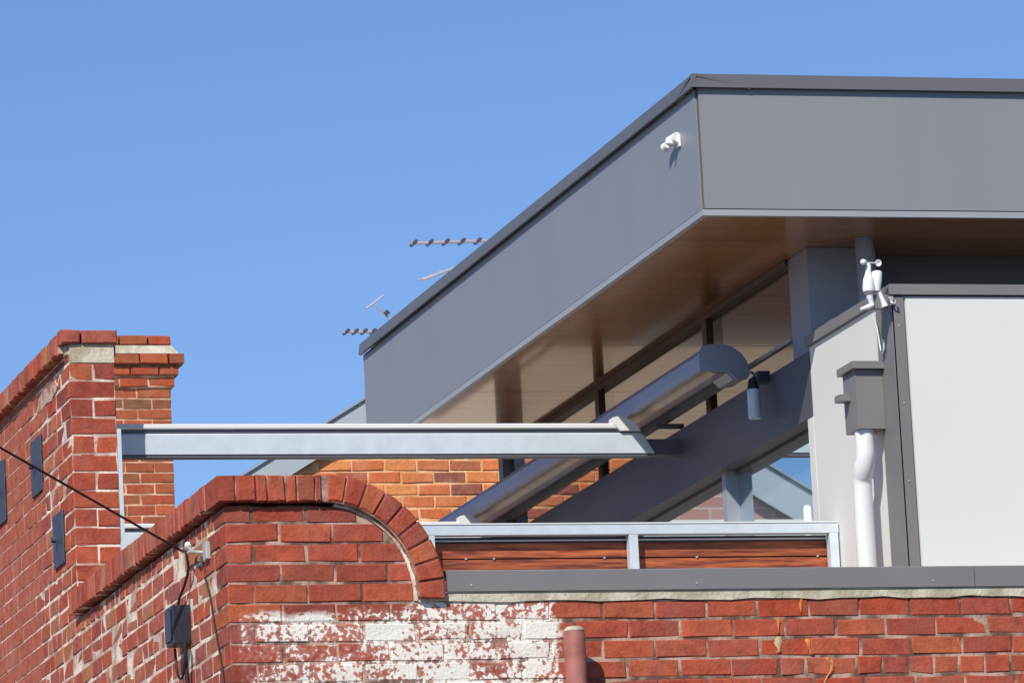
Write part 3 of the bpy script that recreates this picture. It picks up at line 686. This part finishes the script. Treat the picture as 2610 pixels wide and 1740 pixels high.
MB().tube([(8.075, A0+.1, 6.415), (8.075, A1, 6.415)], .032, 20).build('fabric_roll', 'roller', aw)
MB().box(8.155, 8.185, A0+.1, A1, 6.350, 6.385).build('rear_rail', 'clere', aw)
for y in (25.82, 28.80):
    MB().box(8.10, 8.245, y, y+.05, 6.318, 6.336).build('support_arm', 'clere', aw)
KA = 1.0145      # the whole cassette sits a little further out than first drawn
for o in aw.children:
    for v in o.data.vertices: v.co = Vector((v.co.x*KA, v.co.y*KA, 1.6+(v.co.z-1.6)*KA))

# ================================================================== guide beams
def beam(yc, x0, x1, label, left_lbl=None):
    t = thing('awning_beam', label, 'beam', (x0, yc, 6.2), 'galvanised beams that carry the awning tracks')
    pr = [(0, .014), (0, .110), (.012, .122), (.075, .122), (.075, .014)]
    b = MB(); ze = lambda z: x1 - z*0.62
    A = [(x0, yc+y, BZ+z) for y, z in pr]; B = [(ze(z), yc+y, BZ+z) for y, z in pr]; n = len(pr)
    b.add(A+B, [(i, (i+1) % n, n+(i+1) % n, n+i) for i in range(n)]+[tuple(range(n)), tuple(range(n, 2*n))])
    b.build('steel_channel', 'galv', t)
    MB().box(x0, x1-.02, yc+.006, yc+.075, BZ, BZ+.0135).build('shaded_flange', 'clere', t)  # charcoal underside: the shadow below the beam is put into its colour
    return t
def track(t, yc, x0, x1):
    z = BZ+.137
    b = MB(); b.prism([(x0, yc+y, z+q) for y, q in ((-.004, 0), (-.012, .005), (-.012, .021), (-.004, .027), (.04, .027), (.04, 0))], (x1-x0, 0, 0)); b.build('guide_track', 'white_alu', t)
    MB().box(x0, x1+.10, yc+.004, yc+.05, BZ+.1225, BZ+.1365).build('track_gap_strip', 'clere', t)  # dark strip filling the gap between track and channel
    ec = [(x1-.012, .0), (x1-.036, .024), (x1-.036, .055), (x1-.012, .060), (x1+.028, .054), (x1+.062, .036), (x1+.092, .008), (x1+.104, -.012), (x1+.0, -.012)]
    MB().prism([(x, yc-.02, z+q) for x, q in ec], (0, .08, 0)).build('track_end', 'white_alu', t)
BZ = 6.238
t = beam(26.17, XS+.22, 8.205, 'near galvanised beam with white guide track crossing from the pier to the roof'); track(t, 26.17, XS+.222, 8.018)
MB().box(8.10, 8.33, 26.20, 26.26, BZ+.01, BZ+.09).build('wall_bracket', 'clere', t)
t = beam(29.15, XS+.22, 8.205, 'far galvanised beam low behind the handrail, parallel to the near one'); track(t, 29.15, XS+.222, 8.018)
MB().box(8.10, 8.33, 29.18, 29.24, BZ+.01, BZ+.09).build('wall_bracket', 'clere', t)

# ================================================================== balustrade
ba = thing('balustrade', 'galvanised handrail with reddish timber slats between posts on the terrace edge', 'balustrade', (7, 23.85, 4.9))
YB = 23.85
k_ = YB/23.75
MB().box(5.6, 8.330, YB, YB+.05, 5.4665, 5.514, .003).build('top_rail', 'galv', ba)
MB().box(5.6, 8.325, YB-.004, YB+.054, 5.5145, 5.520).build('rail_cap', 'white_alu', ba)
for xa in (6.372, 7.325, 8.284):
    MB().box(xa, xa+.042, YB, YB+.05, 4.90, 5.466, .002).build('post', 'galv', ba)
MB().box(5.6, 8.30, YB+.052, YB+.06, 5.447, 5.4525).build('mid_rail', 'white_alu', ba)
MB().box(5.6, 8.30, YB+.10, YB+.12, 5.36, 5.472).build('dark_gap_strip', 'clere', ba)  # dark strip added behind the gap under the rail, shade as colour
for i in range(8):
    z1 = 5.4385-i*.0735
    for xa, xb in ((5.62, 7.34), (7.35, 8.29)):
        h_ = .0675+random.uniform(-.0015, .001)
        MB().box(xa, xb, YB+.062, YB+.084, z1-h_, z1, .002).build('slat', 'slat', ba)
for x in (6.57, 6.70, 7.22, 7.66, 8.24):
    MB().tube([(x, YB+.055, 5.3685), (x, YB+.062, 5.3685)], .005, 8).build('gap_dot', 'steel', ba)  # small pale dots in the gap between the top two slats
vp = MB().tube([(8.225, 23.97, 4.9), (8.225, 23.97, 5.600), (8.225, 23.97, 5.612)], [.019, .019, .015], 16).build('vent_pipe', 'white_plastic')
tag(vp, 'short white vent pipe rising just behind the right end of the handrail', 'pipe')
sp_ = thing('pipe_stub', 'faded red capped pipe standing off the painted brick wall', 'pipe', (6.67, 22.56, 4.3))
MB().tube([(6.662, 22.565, 3.5), (6.662, 22.565, 4.83), (6.663, 22.565, 4.842)], [.046, .046, .042], 24).build('pipe', 'red_pipe', sp_)
MB().tube([(6.663, 22.565, 4.842), (6.663, 22.565, 4.852), (6.663, 22.565, 4.861), (6.663, 22.565, 4.865)], [.044, .042, .030, .006], 24).build('cap', 'cement', sp_)
MB().tube([(6.662, 22.565, 4.2), (6.662, 22.705, 4.2)], .015, 10).build('standoff', 'red_pipe', sp_)

# ================================================================== junction box, cables
jb = thing('junction_box', 'black cable box with a hanging loop on the brick side wall', 'junction box', (5.15, 23.5, 4.93))
MB().box(5.108, 5.189, 23.44, 23.585, 4.935, 5.105, .005).build('box', 'black', jb)
MB().box(5.100, 5.108, 23.455, 23.57, 4.95, 5.09, .003).build('lid', 'black', jb)
lp = []
for i in range(15):
    t_ = math.pi*i/14; lp.append((5.15, 23.50+.085*math.cos(t_)*1.2, 4.935-.145*math.sin(t_)**.8))
MB().tube(lp, .006, 8).build('cable_loop', 'cable', jb)
MB().tube([(5.155, 23.42, 4.94), (5.158, 23.43, 4.86), (5.165, 23.44, 4.75), (5.17, 23.45, 4.4)], .010, 8).build('cable_tail', 'cable', jb)
HK = Vector((5.135, 23.34, 5.327)); P0 = Vector((4.2, 22.5, 5.631))
dirv = P0-HK
pts = []
for i in range(40):
    s_ = i/39; q = HK+dirv*(10*s_); q.z -= 0.0+.35*s_*(1-s_)*0.0; pts.append(q)
oc = MB().tube(pts+[ ], .0055, 8).build('overhead_cable', 'cable'); tag(oc, 'thin black cable sweeping in from the left to the hook on the brick wall', 'cable')
dc = MB().tube([HK, (5.145, 23.30, 5.316), (5.15, 23.29, 5.295), (5.165, 23.33, 5.24), (5.168, 23.44, 5.19), (5.16, 23.53, 5.14), (5.158, 23.56, 5.095)], .006, 8).build('drop_cable', 'cable')
tag(dc, 'short dark cable hanging from the hook down to the black box', 'cable')
wc = MB().tube([(XS-.006, 23.10, 5.172), (XS-.006, 23.02, 5.08), (XS-.005, 22.97, 4.97), (XS-.006, 22.90, 4.85), (XS-.006, 22.83, 4.72), (XS-.006, 22.79, 4.5)], .004, 8).build('wall_cable', 'cable')
tag(wc, 'thin dark wire running down the brickwork close to the wall corner', 'cable')
hk = thing('cable_hook', 'old metal hook with insulator fixed in the brick beside the corner', 'hook', (XS, 23.15, 5.3))
MB().tube([(XS+.02, 23.06, 5.27), (XS-.03, 23.07, 5.275), (XS-.05, 23.12, 5.285), (XS-.05, 23.22, 5.325)], .008, 10).build('hook_arm', 'steel', hk)
MB().tube([(XS-.045, 23.22, 5.318), (XS-.045, 23.245, 5.338)], [.015, .013], 12).build('insulator', 'white_plastic', hk)
MB().box(XS-.022, XS-.002, 22.99, 23.06, 5.235, 5.31, .003).build('plate', 'steel', hk)
MB().tube([(XS-.02, 23.08, 5.26), (XS-.018, 23.09, 5.215)], .008, 8).build('bolt', 'plate', hk)

# ================================================================== chimney far behind
ch = thing('chimney', 'tall orange red brick chimney with stepped corbelled top behind the pier', 'chimney', (9.1, 43.3, 0))
CY = 43.0; CX0, CX1 = 8.80, 9.435; CF = (Vector((0, CY, 0)), Vector((1, 0, 0)), Vector((0, 1, 0)))
MB().box(CX0+.006, CX1-.006, CY+.006, CY+.62, 7.4, 10.13).build('mortar', 'mortar_chimney', ch)
MB().box(CX0, CX1, CY+.01, CY+.61, 0.13, 7.4).build('lower_stack', 'plain_brick', ch)
def ring_course(z0, h, grow, m='brick_chimney', ph=0, nm='brick', D=.1):
    x0, x1 = CX0-grow, CX1+grow; xs = [x0]; q = x0+(.235 if ph else .118)
    while q < x1-.05: xs.append(q); q += .235
    xs.append(x1)
    for a, c in zip(xs[:-1], xs[1:]):
        if c-a > .03: brick(ch, m, (a+c)/2, z0+h/2, c-a-.012, h-.012, D, (Vector((0, CY-grow, 0)), CF[1], CF[2]), name=nm, jit=.003)
    y0, y1 = CY-grow+D+.004, CY+.62+grow
    ys = [y0]
    q = y0+(.118 if ph else .235)
    while q < y1-.05: ys.append(q); q += .235
    ys.append(y1)
    for a, c in zip(ys[:-1], ys[1:]):
        for xx, ua, na in ((x1, Vector((0, 1, 0)), Vector((-1, 0, 0))),):
            brick(ch, m, (a+c)/2, z0+h/2, c-a-.012, h-.012, .1, (Vector((xx, 0, 0)), ua, na), name=nm, jit=.002)
for k in range(26):
    z0 = 9.785-.0862*(k+1)
    if z0 < 7.5: break
    ring_course(z0, .0862, 0, ph=k % 2)
ring_course(9.787, .082, .028, ph=1); ring_course(9.877, .075, .060, ph=0); ring_course(9.962, .092, .100, ph=1)
MB().box(CX0-.085, CX1+.085, CY-.085, CY+.70, 9.795, 10.04).build('corbel_core', 'mortar_chimney', ch) if False else None
MB().box(CX0-.02, CX1+.02, CY-.02, CY+.64, 9.79, 10.05).build('corbel_mortar', 'mortar_chimney', ch)
b = MB(); b.prism([(CX0-.03, CY-.06, 10.056), (CX1+.06, CY-.06, 10.056), (CX1+.012, CY-.012, 10.13), (CX0-.03, CY-.012, 10.13)], (0, .70, 0)); b.build('cement_band', 'cement', ch)
ring_course(10.132, .085, .012, ph=1, nm='top_brick')

# ================================================================== gabled brick houses behind
def gable_house(label, x0, xa, x1, z_eave, z_apex, y0, depth, bricks=None, band=.20, wm='mortar_orange', z_e2=None, base=None):
    z_e2 = z_eave if z_e2 is None else z_e2
    t = thing('brick_house', label, 'house', ((x0+x1)/2, y0, 0), 'gabled brick houses behind the terrace')
    b = MB(); b.prism([(x0, y0+.007, 0.13), (x0, y0+.007, z_eave), (xa, y0+.007, z_apex), (x1, y0+.007, z_e2), (x1, y0+.007, 0.13)], (0, depth, 0)); b.build('wall', wm, t)
    sl = (z_apex-z_eave)/(xa-x0); sr = (z_e2-z_apex)/(x1-xa)
    for side_, (xs_, xe_) in enumerate(((x0-.25, xa), (xa, x1+.12))):
        s_ = sl if side_ == 0 else sr
        za = z_apex+(xs_-xa)*s_; zb = z_apex+(xe_-xa)*s_
        MB().prism([(xs_, y0-.06, za), (xe_, y0-.06, zb), (xe_, y0-.06, zb+band), (xs_, y0-.06, za+band)], (0, .028, 0)).build('bargeboard', 'roof_grey', t)
        MB().prism([(xs_, y0-.031, za+band-.06), (xe_, y0-.031, zb+band-.06), (xe_, y0-.031, zb+band+.01), (xs_, y0-.031, za+band+.01)], (0, depth+.4, 0)).build('roof', 'roof_grey', t)
        MB().prism([(xs_, y0-.08, za+band+.002), (xe_, y0-.08, zb+band+.002), (xe_, y0-.08, zb+band+.018), (xs_, y0-.08, za+band+.018)], (0, .12, 0)).build('barge_flashing', 'panel_trim', t)
    if base: MB().box(x0-.02, x1+.02, y0-.02, y0+.0065, .13, 7.44).build('reflector_base', base, t)  # unseen pale slab added so the glossy soffit reflects a bright tan
    F = (Vector((0, y0, 0)), Vector((1, 0, 0)), Vector((0, 1, 0)))
    if bricks:
        xa0, xb0, za0, zb0 = bricks; z = za0; k = 0; ext = MB()
        while z < zb0:
            x = xa0-(.118 if k % 2 else 0)
            while x < xb0:
                L = MOD+.002
                top = min(z_apex+(x-xa)*sl, z_apex+(x+L-xa)*sl) if x+L/2 < xa else min(z_apex+(x-xa)*sr, z_apex+(x+L-xa)*sr)
                if z+CH < top+.05: brick(t, 'brick_orange', x+L/2, z+CH/2, L-.013, CH-.013, .09, F, jit=.003)
                x += L
            z += .086; k += 1
    return t
gable_house('sunlit orange brick house end with grey barge seen under the awning beam', 8.147, 11.2, 13.6, 7.55, 9.381, 37.0, 8, bricks=(8.55, 11.75, 7.45, 8.48), base='cream')
gable_house('pale pink brick gabled house mirrored in the window under the grey band', 3.02, 5.42, 7.3, 6.916, 8.356, 37.0, 8, band=.28, wm='pink_brick')
bh = thing('rear_building', 'low brick building that carries the far chimney', 'building', (9, 45, 0))
MB().box(8.2, 16, 45.3, 50, 0.13, 7.4).build('wall', 'plain_brick', bh)

# ================================================================== aerials on the house roofs behind
def yagi(loc, n, step, half, boom, label, mast_to, pitch=0.0, thick=1.0):
    t = thing('tv_aerial', label, 'aerial', loc, 'television aerials behind the roof')
    x, y, z = loc
    MB().tube([(x, y, z), (x+boom, y, z+pitch*boom)], .012*thick, 8).build('boom', 'antenna', t)
    for i in range(n):
        q = x+.02+i*step; zz = z+pitch*(q-x)
        MB().tube([(q, y-half, zz), (q, y+half, zz)], .0135*thick, 8).build('element', 'antenna_dark', t)
    MB().tube([(x+boom*.93, y, mast_to), (x+boom*.93, y, z+.1)], .02, 8).build('mast', 'antenna', t)
k_ = 38/34
def q38(x, z): return (x*k_, 38.0, 1.6+(z-1.6)*k_)
yagi(q38(9.08, 9.022), 8, .120, .075, .98, 'long television aerial on the upper part of the roof slope', 8.3, pitch=.04)
yagi(q38(8.604, 8.437), 6, .066, .07, .72, 'short television aerial close to the low roof corner', 7.5, pitch=.02, thick=.95)
t = thing('tv_aerial', 'tilted thin aerial with a crossbar between the two yagi aerials', 'aerial', q38(8.9, 8.55), 'television aerials behind the roof')
a = Vector(q38(8.762, 8.592)); c = Vector(q38(8.883, 8.679)); m_ = Vector(q38(8.81, 8.63)); e = Vector(q38(8.93, 8.505))
MB().tube([a, c], .007, 6).build('crossbar', 'antenna', t); MB().tube([m_, e], .007, 6).build('arm', 'antenna', t)
MB().tube([q38(8.885, 8.575), q38(8.905, 8.55)], .022, 8).build('clamp', 'antenna_dark', t)
MB().tube([e, (e.x+.1, e.y, 8.0)], .01, 6).build('mast', 'antenna', t)
t = thing('tv_aerial', 'faint small aerial just clearing the roof edge below the long one', 'aerial', q38(9.2, 8.8), 'television aerials behind the roof')
MB().tube([q38(9.148, 8.782), q38(9.36, 8.862)], .009, 6).build('boom', 'antenna', t)
for u in (.06, .2, .42, .72):
    x_, z_ = 9.148+.212*u, 8.782+.08*u; MB().tube([q38(x_-.05, z_-.005), q38(x_+.05, z_+.01)], .006, 6).build('element', 'antenna', t)
MB().tube([q38(9.34, 8.85), (q38(9.34, 8.5)[0], 38, 8.2)], .012, 6).build('mast', 'antenna', t)
